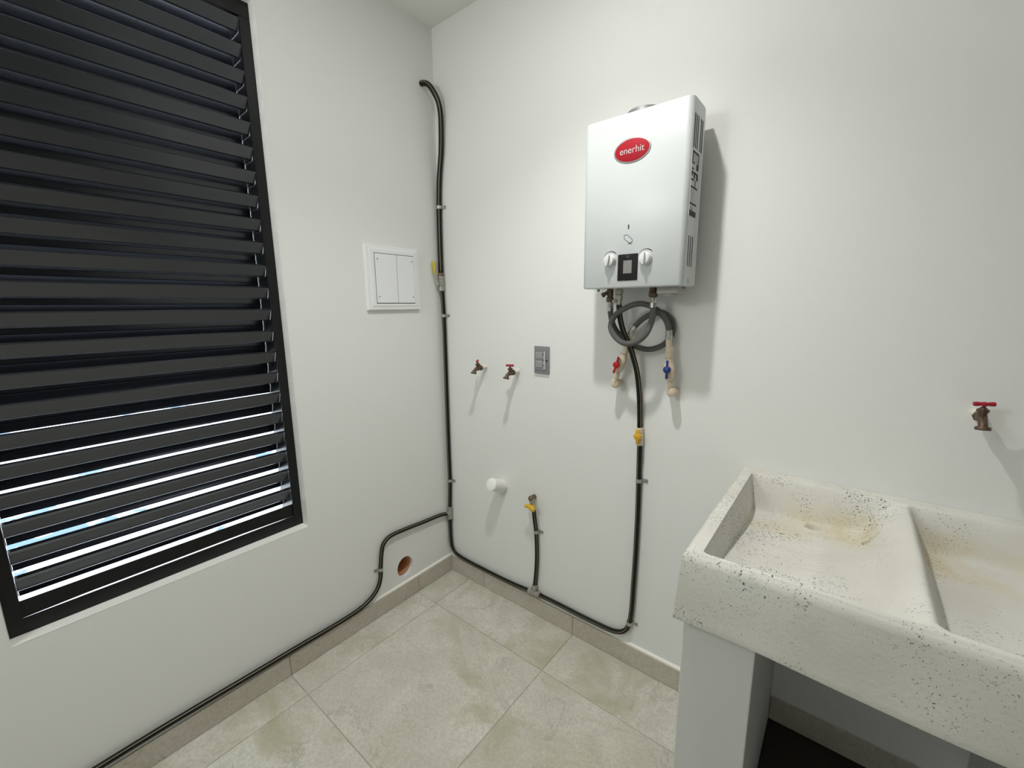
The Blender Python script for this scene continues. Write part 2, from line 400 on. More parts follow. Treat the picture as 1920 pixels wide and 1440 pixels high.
# thin lining added over the window reveal, its brightness painted as a whiter white
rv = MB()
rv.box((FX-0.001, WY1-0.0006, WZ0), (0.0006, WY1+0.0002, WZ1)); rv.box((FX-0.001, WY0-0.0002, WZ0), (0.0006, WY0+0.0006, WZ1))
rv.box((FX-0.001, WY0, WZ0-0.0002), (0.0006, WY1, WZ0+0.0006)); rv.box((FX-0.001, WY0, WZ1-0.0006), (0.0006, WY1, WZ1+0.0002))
tag(rv.build('trim_4', M_reveal), 'added lining around the louvered window, painted whiter to look lit', kind='structure')
p = 0.0811; tk = 0.0016
prof = [(0.42*p, -0.006), (0.36*p, -0.001), (0.05*p, 0.0), (0.0, -0.0025), (0.20*p, -0.47*p), (0.24*p, -0.50*p), (1.02*p, -0.52*p), (1.06*p, -0.74*p), (1.02*p, -0.76*p), (1.14*p, -1.10*p)]
def slat_mesh():
    mb = MB(); bm = mb.bm
    up = [Vector((-d, 0, z)) for d, z in prof]
    # offset for sheet thickness
    nrm = []
    for i in range(len(up)):
        t = (up[min(i+1, len(up)-1)]-up[max(i-1, 0)]).normalized(); nrm.append(Vector((t.z, 0, -t.x)))
    dn = [u_ + n_*tk*(-1) for u_, n_ in zip(up, nrm)]
    ring = up + dn[::-1]
    L0, L1 = SI0+0.0008, SI1-0.0008
    a = [bm.verts.new((v.x, L0, v.z)) for v in ring]; b_ = [bm.verts.new((v.x, L1, v.z)) for v in ring]
    n = len(ring)
    for i in range(n): bm.faces.new((a[i], a[(i+1) % n], b_[(i+1) % n], b_[i]))
    bm.faces.new(a[::-1]); bm.faces.new(b_)
    return mb
s0 = slat_mesh().build('slat', M_slat, win)
for k in range(22):
    s = s0 if k == 0 else s0.copy()
    if k: COL.objects.link(s)
    s.location = (FX-0.003, 0, 0.766+k*p)

# outside: paving and a rendered wall beyond the window
og = MB().box((-7.5, -6, -0.3), (-TW-0.001, 6, -0.15)).build('trim_1', M_out); tag(og, 'pale outdoor paving beyond the louvers', kind='structure')

# ------------------------------------------------------------------ concrete laundry sink
SX0, SX1, SY0, ZT = 1.446, 2.215, -0.625, 0.968
def sm(t): t = max(0.0, min(1.0, t)); return t*t*(3-2*t)
def smax(a, b, k):
    h = max(k-abs(a-b), 0.0)/k
    return max(a, b) + h*h*k*0.25
def top_z(x, y):
    wob = noise.noise(Vector((x*9, y*9, 1.3)))*0.0022
    rim = ZT + wob
    # left bowl: washboard
    bl_ = 0.846 + 0.125*max(0.0, -y-0.12) + 0.10*sm((x-1.60)/0.28)*0.35
    zb = []
    zb.append(rim - 0.16*sm((x-1.481)/0.024))                              # left wall
    zb.append(rim - 0.135*(0.75*sm((-y-0.040)/0.05) + 0.25*sm((-y-0.06)/0.12)))  # back wall
    zb.append(rim - 0.16*sm((y-(-0.612))/0.030))                           # front wall
    zb.append(0.966 - 0.020*sm((1.846-x)/0.04) - 0.100*sm((1.822-x)/0.085))                            # saddle up to the divider
    zl = bl_
    zl = smax(zl, smax(zb[0], zb[2], 0.06), 0.022)
    for q in (zb[1], zb[3]): zl = smax(zl, q, 0.022)
    board = sm((x-1.52)/0.03)*sm((1.70-x)/0.04)*sm((-y-0.13)/0.03)*sm((y+0.605)/0.02)
    zl += board*(0.0036*math.sin(2*PI*y/0.0175)*(0.6+0.7*noise.noise(Vector((x*6, y*40, 0.4)))) + 0.0015*noise.noise(Vector((x*14, y*160, 2.0))))
    # right bowl
    fr = 0.848 + 0.008*noise.noise(Vector((x*7, y*7, 5.0)))
    zr = fr
    for q in (rim - 0.16*sm((-y-0.040)/0.06), rim - 0.16*sm((y+0.610)/0.06), rim - 0.12*sm((x-1.846)/0.055), rim-0.002 - 0.16*sm((2.185-x)/0.16)):
        zr = smax(zr, q, 0.05 if q is not None else 0.05)
    t = 1.846
    if x < t: z = zl
    else: z = zr
    z = min(z, rim)
    # drain notch and small oval outlet
    dx, dy = x-1.779, y+0.160
    z -= 0.050*math.exp(-((dx/0.011)**2+(dy/0.011)**2)**2)
    dx, dy = x-1.658, y+0.105
    q = math.sqrt((dx/0.019)**2+(dy/0.012)**2)
    z -= 0.022*(1-sm((q-0.75)/0.25)); z += 0.003*math.exp(-((q-1.25)/0.3)**2)
    # rounded outer arrises
    e = min(x-SX0, SX1-x, y-SY0)
    z -= 0.010*(1-sm(e/0.013))**2
    return z
def sink_body():
    mb = MB(); bm = mb.bm
    nx, ny = 150, 250
    gx = [SX0+(SX1-SX0)*i/nx for i in range(nx+1)]; gy = [SY0+(0.0-0.001-SY0)*j/ny for j in range(ny+1)]
    V = [[bm.verts.new((x, y, top_z(x, y))) for y in gy] for x in gx]
    # round the plan corner at the front left
    for i in range(nx):
        for j in range(ny):
            f = bm.faces.new((V[i][j], V[i+1][j], V[i+1][j+1], V[i][j+1])); f.smooth = True
    rimv = [V[i][0] for i in range(nx+1)] + [V[nx][j] for j in range(1, ny+1)] + [V[i][ny] for i in range(nx-1, -1, -1)] + [V[0][j] for j in range(ny-1, 0, -1)]
    prev = rimv; n = len(rimv)
    cx, cy = (SX0+SX1)/2, SY0/2
    steps = [(0.2, 0.962-0.02), (0.55, 0.88), (0.9, 0.815), (1.0, 0.803), (0.97, 0.7995)]
    for t, z in steps:
        cur = []
        for v in rimv:
            x, y = v.co.x, v.co.y
            fx = -0.010*t if x < SX0+0.002 else (0.010*t if x > SX1-0.002 else 0.0)
            fy = -0.016*t if y < SY0+0.002 else 0.0
            wob = noise.noise(Vector((x*6, y*6, z*6)))*0.0025
            yy = y+fy+wob*(1 if y < SY0+0.002 else 0)
            zz = z + (0.004*math.sin(x*9) if t >= 0.9 else 0)
            cur.append(bm.verts.new((x+fx, min(yy, -0.001), zz)))
        for k in range(n):
            f = bm.faces.new((prev[k], prev[(k+1) % n], cur[(k+1) % n], cur[k])); f.smooth = True
        prev = cur
    bm.faces.new(prev)
    return mb
sink = sink_body().build('laundry_sink', M_sink, smooth=60, loc=(1.83, -0.31, 0.80))
tag(sink, 'speckled cream cast stone laundry sink with washboard bowl on white pillar', 'sink')
pil = MB().box((1.449, -0.600, 0.0), (1.598, -0.0005, 0.8005), bev=0.003).build('sink_pillar', M_pillar, loc=(1.52, -0.3, 0))
tag(pil, 'white painted masonry pillar under the left end of the stone sink', 'pillar')
pil2 = MB().box((2.06, -0.600, 0.086), (2.209, -0.0005, 0.8005), bev=0.003).build('sink_pillar', M_pillar, loc=(2.135, -0.3, 0.086))
tag(pil2, 'white painted masonry pillar under the right end of the stone sink', 'pillar')
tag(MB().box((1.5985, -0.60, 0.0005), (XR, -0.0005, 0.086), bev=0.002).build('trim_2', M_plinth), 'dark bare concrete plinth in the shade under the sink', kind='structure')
tb = tag(MB().box((1.599, -0.010, 0.087), (2.0595, -0.0006, 0.166)).build('trim_3', M_plaster), 'tile baseboard on the plinth under the sink', kind='structure')
MB().box((1.599, -0.016, 0.087), (2.0595, -0.009, 0.169), bev=0.001, seg=1).build('tile', M_btile, tb, loc=(1.83, -0.016, 0.1))

# ------------------------------------------------------------------ gas hoses
def hose(label, pts, r, n=8, stripes=(4, 16, 28)):
    o = MB().tube(spline(pts, n), r, n=36, stripes=stripes).build('gas_hose', [M_hose, M_stripe], loc=pts[0])
    return tag(o, label, 'hose', 'black gas hoses')
hose('thick black gas hose curving from the wall hole near the ceiling down the corner',
     [(-0.03, -0.078, 2.512), (0.0076, -0.075, 2.5172), (0.0338, -0.066, 2.5082), (0.0573, -0.05, 2.4714), (0.0674, -0.035, 2.4334), (0.0682, -0.025, 2.3866),
      (0.0623, -0.019, 2.3372), (0.0528, -0.016, 2.2329), (0.0339, -0.015, 2.1245), (0.025, -0.0145, 2.04), (0.021, -0.0145, 1.95), (0.018, -0.0145, 1.8), (0.018, -0.0145, 1.668)], 0.0124)
hose('black gas hose running straight down the corner below the steel lever valve',
     [(0.021, -0.0145, 1.585), (0.0245, -0.014, 1.502), (0.0255, -0.013, 1.40), (0.0255, -0.013, 1.30), (0.024, -0.013, 1.0), (0.023, -0.013, 0.72), (0.0235, -0.013, 0.55), (0.017, -0.015, 0.39)], 0.0098)
hose('black gas hose on the left wall stepping down and running along its baseboard',
     [(0.013, -0.030, 0.352), (0.0115, -0.06, 0.361), (0.0115, -0.2, 0.375), (0.0115, -0.33, 0.387), (0.0115, -0.395, 0.390), (0.0115, -0.430, 0.382), (0.0115, -0.452, 0.362), (0.0115, -0.461, 0.335), (0.0115, -0.472, 0.266), (0.0115, -0.480, 0.194),
      (0.0125, -0.497, 0.158), (0.014, -0.525, 0.133), (0.016, -0.567, 0.115), (0.017, -0.616, 0.1065), (0.017, -0.69, 0.1035), (0.016, -0.92, 0.109), (0.016, -1.0, 0.110), (0.016, -1.23, 0.115), (0.016, -1.35, 0.117), (0.016, -1.5, 0.116), (0.016, -1.7, 0.112), (0.016, -2.0, 0.11), (0.016, YF+0.002, 0.11)], 0.0098)
hose('black gas hose bending out of the corner along the back wall baseboard',
     [(0.0155, -0.016, 0.322), (0.0145, -0.016, 0.25), (0.0165, -0.016, 0.19), (0.025, -0.0165, 0.148), (0.046, -0.017, 0.122), (0.08, -0.0172, 0.112), (0.127, -0.0175, 0.108), (0.314, -0.0175, 0.105), (0.45, -0.0175, 0.107), (0.572, -0.0165, 0.114)], 0.0098)
hose('short black gas hose rising from the floor tee to the yellow capped stub valve',
     [(0.604, -0.0135, 0.160), (0.609, -0.013, 0.21), (0.615, -0.013, 0.302), (0.614, -0.0135, 0.40), (0.611, -0.0155, 0.455), (0.607, -0.020, 0.51), (0.604, -0.0235, 0.557)], 0.0098)
hose('black gas hose turning up from the back baseboard to the yellow valve',
     [(0.634, -0.0165, 0.119), (0.757, -0.0155, 0.119), (0.86, -0.014, 0.116), (0.942, -0.0135, 0.1165), (0.995, -0.0135, 0.119), (1.028, -0.0135, 0.125), (1.055, -0.0135, 0.138), (1.075, -0.0135, 0.160), (1.086, -0.0135, 0.19), (1.092, -0.0135, 0.235), (1.097, -0.0135, 0.386), (1.100, -0.0135, 0.545), (1.1005, -0.0135, 0.698), (1.098, -0.0135, 0.85), (1.0955, -0.0135, 0.974)], 0.0098)
hose('black gas hose from the yellow valve up through the grey hose loops to the heater',
     [(1.0925, -0.0135, 1.039), (1.0915, -0.015, 1.0859), (1.0875, -0.022, 1.1758), (1.082, -0.035, 1.2497), (1.073, -0.05, 1.3042), (1.0592, -0.066, 1.3582), (1.0395, -0.076, 1.4061), (1.0275, -0.084, 1.4613), (1.0248, -0.088, 1.505)], 0.0098)

# pipe clips: a strap over the hose and a tab with a screw on the wall
def clip(label, c, wall, hose_dir, tab_sign, r, tab_tilt=0.0):
    """c: hose centre, wall: 'x' (left wall) or 'y' (back wall); strap wraps the hose, tab runs along the wall"""
    t = thing('pipe_clip', label, 'clip', c, 'steel clips holding the gas hose')
    def W(along, off, out):     # along: along the wall, off: along the hose, out: away from wall
        if wall == 'y': return Vector((c[0]+along, -out, c[2]+off+along*tab_tilt))
        return Vector((out, c[1]-along, c[2]+off+along*tab_tilt))
    hw = 0.0075; d = c[1]*-1 if wall == 'y' else c[0]
    R0, R1 = r+0.0004, r+0.0019
    mb = MB(); bm = mb.bm; rows = []
    path = [(-tab_sign*(r+0.001), 0.0008)]
    for k in range(0, 13):
        a = PI*k/12
        path.append((-tab_sign*math.cos(a)*R0, d+math.sin(a)*R0))
    path += [(tab_sign*R0, 0.0030), (tab_sign*(r+0.004), 0.0012), (tab_sign*(r+0.022), 0.0012)]
    outp = []
    for i in range(len(path)):
        a = Vector(path[max(i-1, 0)]); b_ = Vector(path[min(i+1, len(path)-1)]); q = (b_-a).normalized()
        n_ = Vector((-q.y, q.x))*(tab_sign)
        outp.append((path[i][0]+n_.x*0.0015, path[i][1]+n_.y*0.0015))
    for i in range(len(path)):
        rows.append([bm.verts.new(W(path[i][0], -hw, path[i][1])), bm.verts.new(W(path[i][0], hw, path[i][1])),
                     bm.verts.new(W(outp[i][0], hw, outp[i][1])), bm.verts.new(W(outp[i][0], -hw, outp[i][1]))])
    for i in range(len(rows)-1):
        for k in range(4): bm.faces.new((rows[i][k], rows[i][(k+1) % 4], rows[i+1][(k+1) % 4], rows[i+1][k]))
    bm.faces.new(rows[0]); bm.faces.new(rows[-1][::-1])
    mb.build('strap', M_zinc, t, smooth=40)
    sc = W(tab_sign*(r+0.0145), 0, 0.0028); ax = (0, -1, 0) if wall == 'y' else (1, 0, 0)
    MB().lathe([(-0.001, 0.0052), (0.0012, 0.0048), (0.0026, 0.003), (0.0030, 0.0)], sc, ax, 12).build('screw', M_screw, t, smooth=40)
    return t
clip('bright steel clip on the thick gas hose above the lever valve', (0.0225, -0.0145, 1.981), 'y', 'z', 1, 0.0124)
clip('steel clip on the corner gas hose just below the lever valve', (0.0252, -0.0135, 1.4528), 'y', 'z', 1, 0.0098)
clip('steel clip on the corner gas hose just above the wall tee', (0.0237, -0.013, 0.549), 'y', 'z', 1, 0.0098)
clip('steel clip on the left wall hose beside the round hole', (0.0115, -0.4745, 0.244), 'x', 'z', 1, 0.0098)
clip('steel clip on the right hose below the yellow valve', (1.0985, -0.0135, 0.829), 'y', 'z', 1, 0.0098)
clip('steel clip at the bottom bend of the right gas hose', (1.0870, -0.0135, 0.195), 'y', 'z', 1, 0.0098)
clip('steel clip halfway up the short gas hose to the stub valve', (0.6122, -0.0148, 0.445), 'y', 'z', 1, 0.0098)

# tees
def tee(label, c, a0, a1, br):
    t = thing('pipe_tee', label, 'pipe fitting', c, 'cast gas tees')
    C = Vector(c); A0 = Vector(a0); A1 = Vector(a1); B = Vector(br)
    mb = MB()
    mb.tube([A0, A1], 0.0128, 14)
    mb.tube([C, B], 0.0122, 14)
    mb.build('body', M_steel, t, smooth=50)
    for e, inner in ((A0, C), (A1, C), (B, C)):
        ax = (e-inner).normalized()
        MB().lathe([(-0.012, 0.0128), (-0.011, 0.0156), (-0.004, 0.0160), (-0.003, 0.0138), (0.0, 0.0150), (0.004, 0.0150), (0.005, 0.0115)], e, ax, 8).build('compression_nut', M_steel, t, smooth=25)
    return t
tee('grey cast tee in the corner where the left wall hose branches', (0.016, -0.0165, 0.356), (0.017, -0.0165, 0.388), (0.016, -0.0165, 0.324), (0.0145, -0.034, 0.353))
tee('grey cast tee on the baseboard below the yellow stub valve', (0.603, -0.0165, 0.1185), (0.574, -0.0165, 0.114), (0.632, -0.0165, 0.119), (0.604, -0.0155, 0.155))

# main lever valve
t = thing('ball_valve', 'steel ball valve with yellow sleeved lever on the corner gas hose', 'valve', (0.021, -0.0165, 1.62))
MB().lathe([(-0.043, 0.0105), (-0.042, 0.0150), (-0.022, 0.0155), (-0.020, 0.0125), (-0.012, 0.0160), (0.010, 0.0165), (0.014, 0.0130), (0.018, 0.0150), (0.030, 0.0150)], (0.0205, -0.0168, 1.62), (-0.03, 0, 1), 8).build('body', M_steel, t, smooth=25)
MB().lathe([(0.030, 0.0140), (0.031, 0.0148), (0.046, 0.0148), (0.048, 0.0126)], (0.0205, -0.0168, 1.62), (-0.03, 0, 1), 8).build('brass_nut', M_brass, t, smooth=25)['label'] = 'brass coloured top nut'
MB().tube([(0.022, -0.026, 1.614), (0.024, -0.046, 1.612)], 0.006, 10).build('stem', M_steel, t, smooth=50)
mb = MB()
mb.prism([(0.024, -0.047, 1.603), (0.031, -0.045, 1.612), (0.014, -0.052, 1.655), (0.010, -0.053, 1.700), (0.003, -0.055, 1.700), (0.005, -0.054, 1.650)], (0.002, -0.003, 0.0))
lev = mb.build('lever', M_zinc, t)
MB().lathe([(-0.004, 0.0), (-0.003, 0.0048), (0.006, 0.0072), (0.050, 0.0080), (0.060, 0.0060), (0.063, 0.0)], (0.0125, -0.0535, 1.662), (-0.06, -0.02, 1), 12).build('sleeve', M_yellow2, lev, smooth=60)['label'] = 'yellow plastic sleeve'

# small valve with yellow wing on the right hose
t = thing('ball_valve', 'small ball valve with yellow wing handle on the right gas hose', 'valve', (1.094, -0.0145, 1.006))
MB().lathe([(-0.034, 0.0105), (-0.033, 0.0142), (-0.014, 0.0145), (-0.012, 0.0118), (-0.006, 0.0150), (0.010, 0.0150), (0.013, 0.0118), (0.016, 0.0140), (0.034, 0.0142), (0.035, 0.0105)], (1.094, -0.0155, 1.006), (-0.03, 0, 1), 8).build('body', M_cpvc, t, smooth=25)
def wing(parent, c, d, out, m, L1=0.026, L2=0.026, w=0.006, th=0.006, hub=0.010):
    """handle: a round hub with two rounded wings along d, standing off along out"""
    C = Vector(c); D = Vector(d).normalized(); O = Vector(out).normalized(); S = D.cross(O)
    mb = MB()
    mb.lathe([(-0.012, hub*0.55), (-0.003, hub*0.6), (-0.002, hub), (th, hub), (th+0.002, hub*0.8), (th+0.002, 0.0)], C, O, 18)
    for sgn, L in ((1, L1), (-1, L2)):
        e = C+D*sgn*L
        mb.tube([C+O*th*0.45, C+D*sgn*L*0.5+O*th*0.5, e+O*th*0.5, e+D*sgn*w*0.35+O*th*0.5], w*0.6, 10, radii=[w*0.62, w*0.55, w*0.62, w*0.25])
    return mb.build('handle', m, parent, smooth=50)
wing(t, (1.096, -0.034, 1.012), (0.10, 0, -1), (-0.15, -1, 0), M_yellow, L1=0.024, L2=0.022, w=0.012, th=0.010, hub=0.0135)['label'] = 'yellow wing handle'

# stub valve
t = thing('stub_valve', 'brass gas stub with yellow wing handle above the short hose', 'valve', (0.6, -0.02, 0.585))
MB().lathe([(0.0, 0.0115), (0.016, 0.0115), (0.020, 0.0135), (0.034, 0.0130), (0.038, 0.009), (0.040, 0.0)], (0.592, 0.0, 0.612), (0, -1, 0), 16).build('elbow', M_brass, t, smooth=40)
MB().lathe([(-0.052, 0.0095), (-0.05, 0.0125), (-0.034, 0.0125), (-0.032, 0.010), (-0.018, 0.0105), (-0.016, 0.0130), (-0.004, 0.0130), (0.0, 0.009)], (0.594, -0.0255, 0.612), (-0.12, 0, 1), 8).build('body', M_steel, t, smooth=25)
mb = MB()
C0 = Vector((0.606, -0.044, 0.578))
mb.lathe([(-0.018, 0.007), (-0.002, 0.008), (0.0, 0.0115), (0.008, 0.0115), (0.010, 0.0)], C0, (0, -1, 0), 16)
mb.tube([C0+Vector((0.002, -0.004, 0)), C0+Vector((-0.012, -0.005, 0.005)), C0+Vector((-0.030, -0.006, 0.001)), C0+Vector((-0.037, -0.006, -0.002))], 0.006, 10, radii=[0.011, 0.0105, 0.0075, 0.002])
mb.tube([C0+Vector((-0.002, -0.004, 0)), C0+Vector((0.010, -0.005, -0.004)), C0+Vector((0.019, -0.006, -0.006)), C0+Vector((0.0225, -0.006, -0.006))], 0.006, 10, radii=[0.010, 0.0115, 0.010, 0.002])
mb.build('handle', M_yellow, t, smooth=50)['label'] = 'yellow wing handle'

# ------------------------------------------------------------------ water heater
HX0, HX1, HZ0, HZ1, HD = 0.9196, 1.268, 1.5556, 2.0857, 0.170
wh = thing('water_heater', 'white wall mounted gas water heater with red oval badge', 'water heater', (1.085, 0.0, HZ0))
def rrect(x0, x1, y0, y1, r, n=6):
    """plan outline with rounded front (low y) corners"""
    pts = [(x1, y1)]
    pts += [(x1-r+r*math.cos(-a*PI/2/n), y0+r+r*math.sin(-a*PI/2/n)) for a in range(n+1)]
    pts += [(x0+r+r*math.cos(-PI/2-a*PI/2/n), y0+r+r*math.sin(-PI/2-a*PI/2/n)) for a in range(n+1)]
    pts += [(x0, y1)]
    return pts
def shell(outline, z0, z1, ins=0.004):
    mb = MB(); bm = mb.bm
    cx = sum(p_[0] for p_ in outline)/len(outline); rings = []
    def ring(z, k):
        out = []
        for x, y in outline:
            xx = x + (k if x < cx else -k); yy = y + (k if y < -0.05 else 0)
            out.append(bm.verts.new((xx, yy, z)))
        return out
    for z, k in ((z0, ins), (z0+ins*0.4, ins*0.25), (z0+ins, 0), (z1-ins, 0), (z1-ins*0.4, ins*0.25), (z1, ins)): rings.append(ring(z, k))
    n = len(outline)
    for a, b_ in zip(rings[:-1], rings[1:]):
        for i in range(n): bm.faces.new((a[i], a[(i+1) % n], b_[(i+1) % n], b_[i]))
    bm.faces.new(rings[0][::-1]); bm.faces.new(rings[-1])
    return mb
shell(rrect(HX0, HX1, -HD, -0.064, 0.018), HZ0, HZ1).build('cover', M_enamel, wh, smooth=40)
MB().box((HX0+0.002, -0.065, HZ0+0.003), (HX1-0.002, -0.0435, HZ1-0.001), bev=0.002).build('back_plate', M_side, wh)
MB().box((0.99, -0.0445, 1.93), (1.19, -0.0003, 2.00), bev=0.002).build('mounting_bracket', M_zinc, wh)
mb = MB().lathe([(0, 0.060), (0.017, 0.060), (0.019, 0.0585), (0.019, 0.054), (0.006, 0.054), (0.006, 0.0)], (1.094, -0.090, HZ1-0.001), (0, 0, 1), 40)
mb.build('flue_collar', M_flue, wh, smooth=40)
# vents, printed labels on the right side
SXX = HX1
def side_quad(name, y0, y1, z0, z1, m, th=0.0006, skew=0.0):
    return MB().box((SXX-0.002, y0, z0), (SXX+th, y1, z1)).build(name, m, wh, loc=(SXX, (y0+y1)/2, (z0+z1)/2))
for yc, za, zb in ((-0.1165, 1.962, 2.052), (-0.1005, 1.962, 2.052), (-0.084, 1.962, 2.052), (-0.056, 1.962, 2.052), (-0.040, 1.962, 2.052)):
    side_quad('vent_slot', yc-0.0034, yc+0.0034, za, zb, M_dark)
for yc in (-0.109, -0.090, -0.070):
    side_quad('vent_slot', yc-0.0032, yc+0.0032, 1.618, 1.708, M_dark)
lab = MB().box((SXX-0.002, -0.124, 1.768), (SXX+0.0003, -0.058, 1.952)).build('rating_label', M_label, wh, loc=(SXX, -0.09, 1.86))
lab['label'] = 'printed rating label'
mb = MB(); mb2 = MB()
def pr(b_, y0, y1, z0, z1): b_.box((SXX-0.001, y0, z0), (SXX+0.0009, y1, z1))
# dark printed cells read from the label: framed drawing, ruled rows, bars
pr(mb, -0.122, -0.060, 1.9440, 1.9500); pr(mb, -0.122, -0.116, 1.918, 1.9445); pr(mb, -0.067, -0.060, 1.902, 1.9445); pr(mb, -0.122, -0.098, 1.914, 1.919)
pr(mb, -0.080, -0.066, 1.902, 1.918); pr(mb, -0.122, -0.104, 1.898, 1.903); pr(mb, -0.122, -0.060, 1.8885, 1.8935); pr(mb, -0.122, -0.113, 1.880, 1.890)
pr(mb, -0.100, -0.088, 1.876, 1.892); pr(mb, -0.076, -0.060, 1.874, 1.890); pr(mb, -0.122, -0.096, 1.868, 1.873); pr(mb, -0.086, -0.080, 1.852, 1.872)
pr(mb, -0.122, -0.060, 1.8480, 1.8530); pr(mb, -0.122, -0.060, 1.8020, 1.8070); pr(mb, -0.122, -0.060, 1.7690, 1.7850)
for z in (1.842, 1.837, 1.832, 1.826, 1.820, 1.814, 1.798, 1.794, 1.790, 1.787):
    pr(mb2, -0.120, -0.075-0.02*random.random(), z-0.0009, z+0.0009)
pr(mb2, -0.121, -0.063, 1.919, 1.943)
for q_ in (mb.build('label_print', M_ink, lab, loc=(SXX, -0.09, 1.86)), mb2.build('label_print', M_ink2, lab, loc=(SXX, -0.09, 1.85))): q_['kind'] = 'stuff'
s_ = side_quad('small_label', -0.100, -0.078, 1.564, 1.581, M_label)
mb = MB()
for z in (1.5665, 1.570, 1.5735, 1.577): pr(mb, -0.098, -0.080, z-0.0009, z+0.0009)
mb.build('label_print', M_ink2, s_, loc=(SXX, -0.09, 1.572))['kind'] = 'stuff'
# badge
YF_ = -HD
LC = Vector((1.084, YF_, 1.978))
def ellipse(a, b_, y0, y1, n=40, c=LC):
    mb = MB(); bm = mb.bm; R_ = []
    for y, k in ((y0, 1.0), (y1*0.75+y0*0.25, 1.0), (y1, 0.97)):
        R_.append([bm.verts.new((c.x+a*k*math.cos(2*PI*i/n), y, c.z+b_*k*math.sin(2*PI*i/n))) for i in range(n)])
    for q, r_ in zip(R_[:-1], R_[1:]):
        for i in range(n): bm.faces.new((q[i], q[(i+1) % n], r_[(i+1) % n], r_[i]))
    bm.faces.new(R_[0]); bm.faces.new(R_[-1])
    return mb
bd = ellipse(0.0605, 0.0370, YF_+0.001, YF_-0.0022).build('badge', M_silver, wh, smooth=40, loc=LC); bd['label'] = 'oval brand badge'
ellipse(0.0560, 0.0330, YF_-0.001, YF_-0.0028).build('badge_face', M_logo, bd, smooth=40, loc=LC)['label'] = 'red enamel face'
def text_mesh(name, txt, size, m, parent, loc, depth=0.0004, rot=0.0, sx=1.0, shear=0.0):
    cu = bpy.data.curves.new('lettering', 'FONT'); cu.body = txt; cu.size = size; cu.align_x = 'CENTER'; cu.align_y = 'CENTER'; cu.extrude = depth; cu.shear = shear
    ob = bpy.data.objects.new('tmp', cu); COL.objects.link(ob)
    dg = bpy.context.evaluated_depsgraph_get(); me = bpy.data.meshes.new_from_object(ob.evaluated_get(dg))
    bpy.data.objects.remove(ob)
    me.transform(Matrix.Rotation(PI/2, 4, 'X') @ Matrix.Rotation(rot, 4, 'Z') @ Matrix.Diagonal((sx, 1, 1, 1)))
    me.materials.clear(); me.materials.append(m)
    o = bpy.data.objects.new(name, me); COL.objects.link(o); o.parent = parent; o.location = Vector(loc)-world_loc(parent)
    return o
text_mesh('lettering', 'enerhit', 0.0285, M_letter, bd, (LC.x, YF_-0.0030, LC.z), sx=0.98)
# sight slot, tag sticker, display, knobs
mb = MB().box((1.0795, YF_-0.0006, 1.7415), (1.0840, YF_+0.002, 1.7555), bev=0.0008); mb.build('sight_slot', M_dark, wh)
hexp = [(1.0685, 1.7235), (1.0785, 1.7235), (1.0955, 1.7080), (1.0955, 1.6985), (1.0865, 1.6985), (1.0685, 1.7130)]
st = MB().prism([(x, YF_+0.001, z) for x, z in hexp], (0, -0.0014, 0)).build('tag_sticker', M_enamel, wh)
mb = MB()
for i in range(6):
    a = Vector((hexp[i][0], YF_-0.0006, hexp[i][1])); b_ = Vector((hexp[(i+1) % 6][0], YF_-0.0006, hexp[(i+1) % 6][1]))
    mb.tube([a, b_], 0.00075, 6)
mb.box((1.082, YF_-0.0006, 1.6945), (1.0935, YF_+0.001, 1.6962))
mb.build('sticker_outline', M_ink, st)
mb = MB(); zz = [Vector((1.0715+0.0032*i+(0.0012 if i % 2 else -0.0012), YF_-0.0006, 1.7205-0.0029*i+(0.0014 if i % 2 else -0.0014))) for i in range(8)]
mb.tube(zz, 0.0005, 5); mb.build('sticker_print', M_ink2, st)
dsp = MB().box((1.0495, YF_-0.0022, 1.5790), (1.1180, YF_+0.002, 1.6630), bev=0.0010).build('display_panel', M_gloss, wh, loc=(1.0845, YF_, 1.62))
MB().box((1.0695, YF_-0.0026, 1.6020), (1.0985, YF_-0.001, 1.6430)).build('screen', M_lcd, dsp, loc=(1.084, YF_, 1.622))['label'] = 'grey unlit screen'
mb = MB(); mb.prism([(1.0745, YF_-0.0024, 1.6590), (1.0935, YF_-0.0024, 1.6590), (1.0840, YF_-0.0024, 1.6475)], (0, 0.001, 0)); mb.build('display_mark', M_ink, dsp)
for kx, kz, ang in ((1.0215, 1.6455, 0.16), (1.1440, 1.6440, 0.02)):
    K = Vector((kx, YF_, kz))
    kn = MB().lathe([(0.0, 0.0205), (0.006, 0.0205), (0.012, 0.0185), (0.0175, 0.0165), (0.0185, 0.0145), (0.0185, 0.0)], K, (0, -1, 0), 28).build('knob', M_knob, wh, smooth=35, loc=K)
    g = MB().box((-0.0045, -0.0270, -0.0190), (0.0045, -0.0150, 0.0185), bev=0.0028, seg=2, M=Matrix.Translation(K) @ Matrix.Rotation(ang, 4, 'Y'))
    g.build('grip', M_knob, kn, smooth=40, loc=K)
    mb = MB(); bm = mb.bm; prev = None
    for i in range(15):
        a = PI*0.82 - i/14*PI*0.60
        th = 0.0006 + 0.0028*(i/14)**1.1 if i < 13 else 0.0012
        q = [Vector((kx+(0.0275+s_*th/1)*math.cos(a), YF_-0.0007, kz+0.003+(0.0275+s_*th)*math.sin(a))) for s_ in (-0.5, 0.5)]
        cur = [bm.verts.new(v) for v in q]
        if prev: bm.faces.new((prev[0], prev[1], cur[1], cur[0]))
        prev = cur
    mb.build('dial_arc', M_ink, wh)
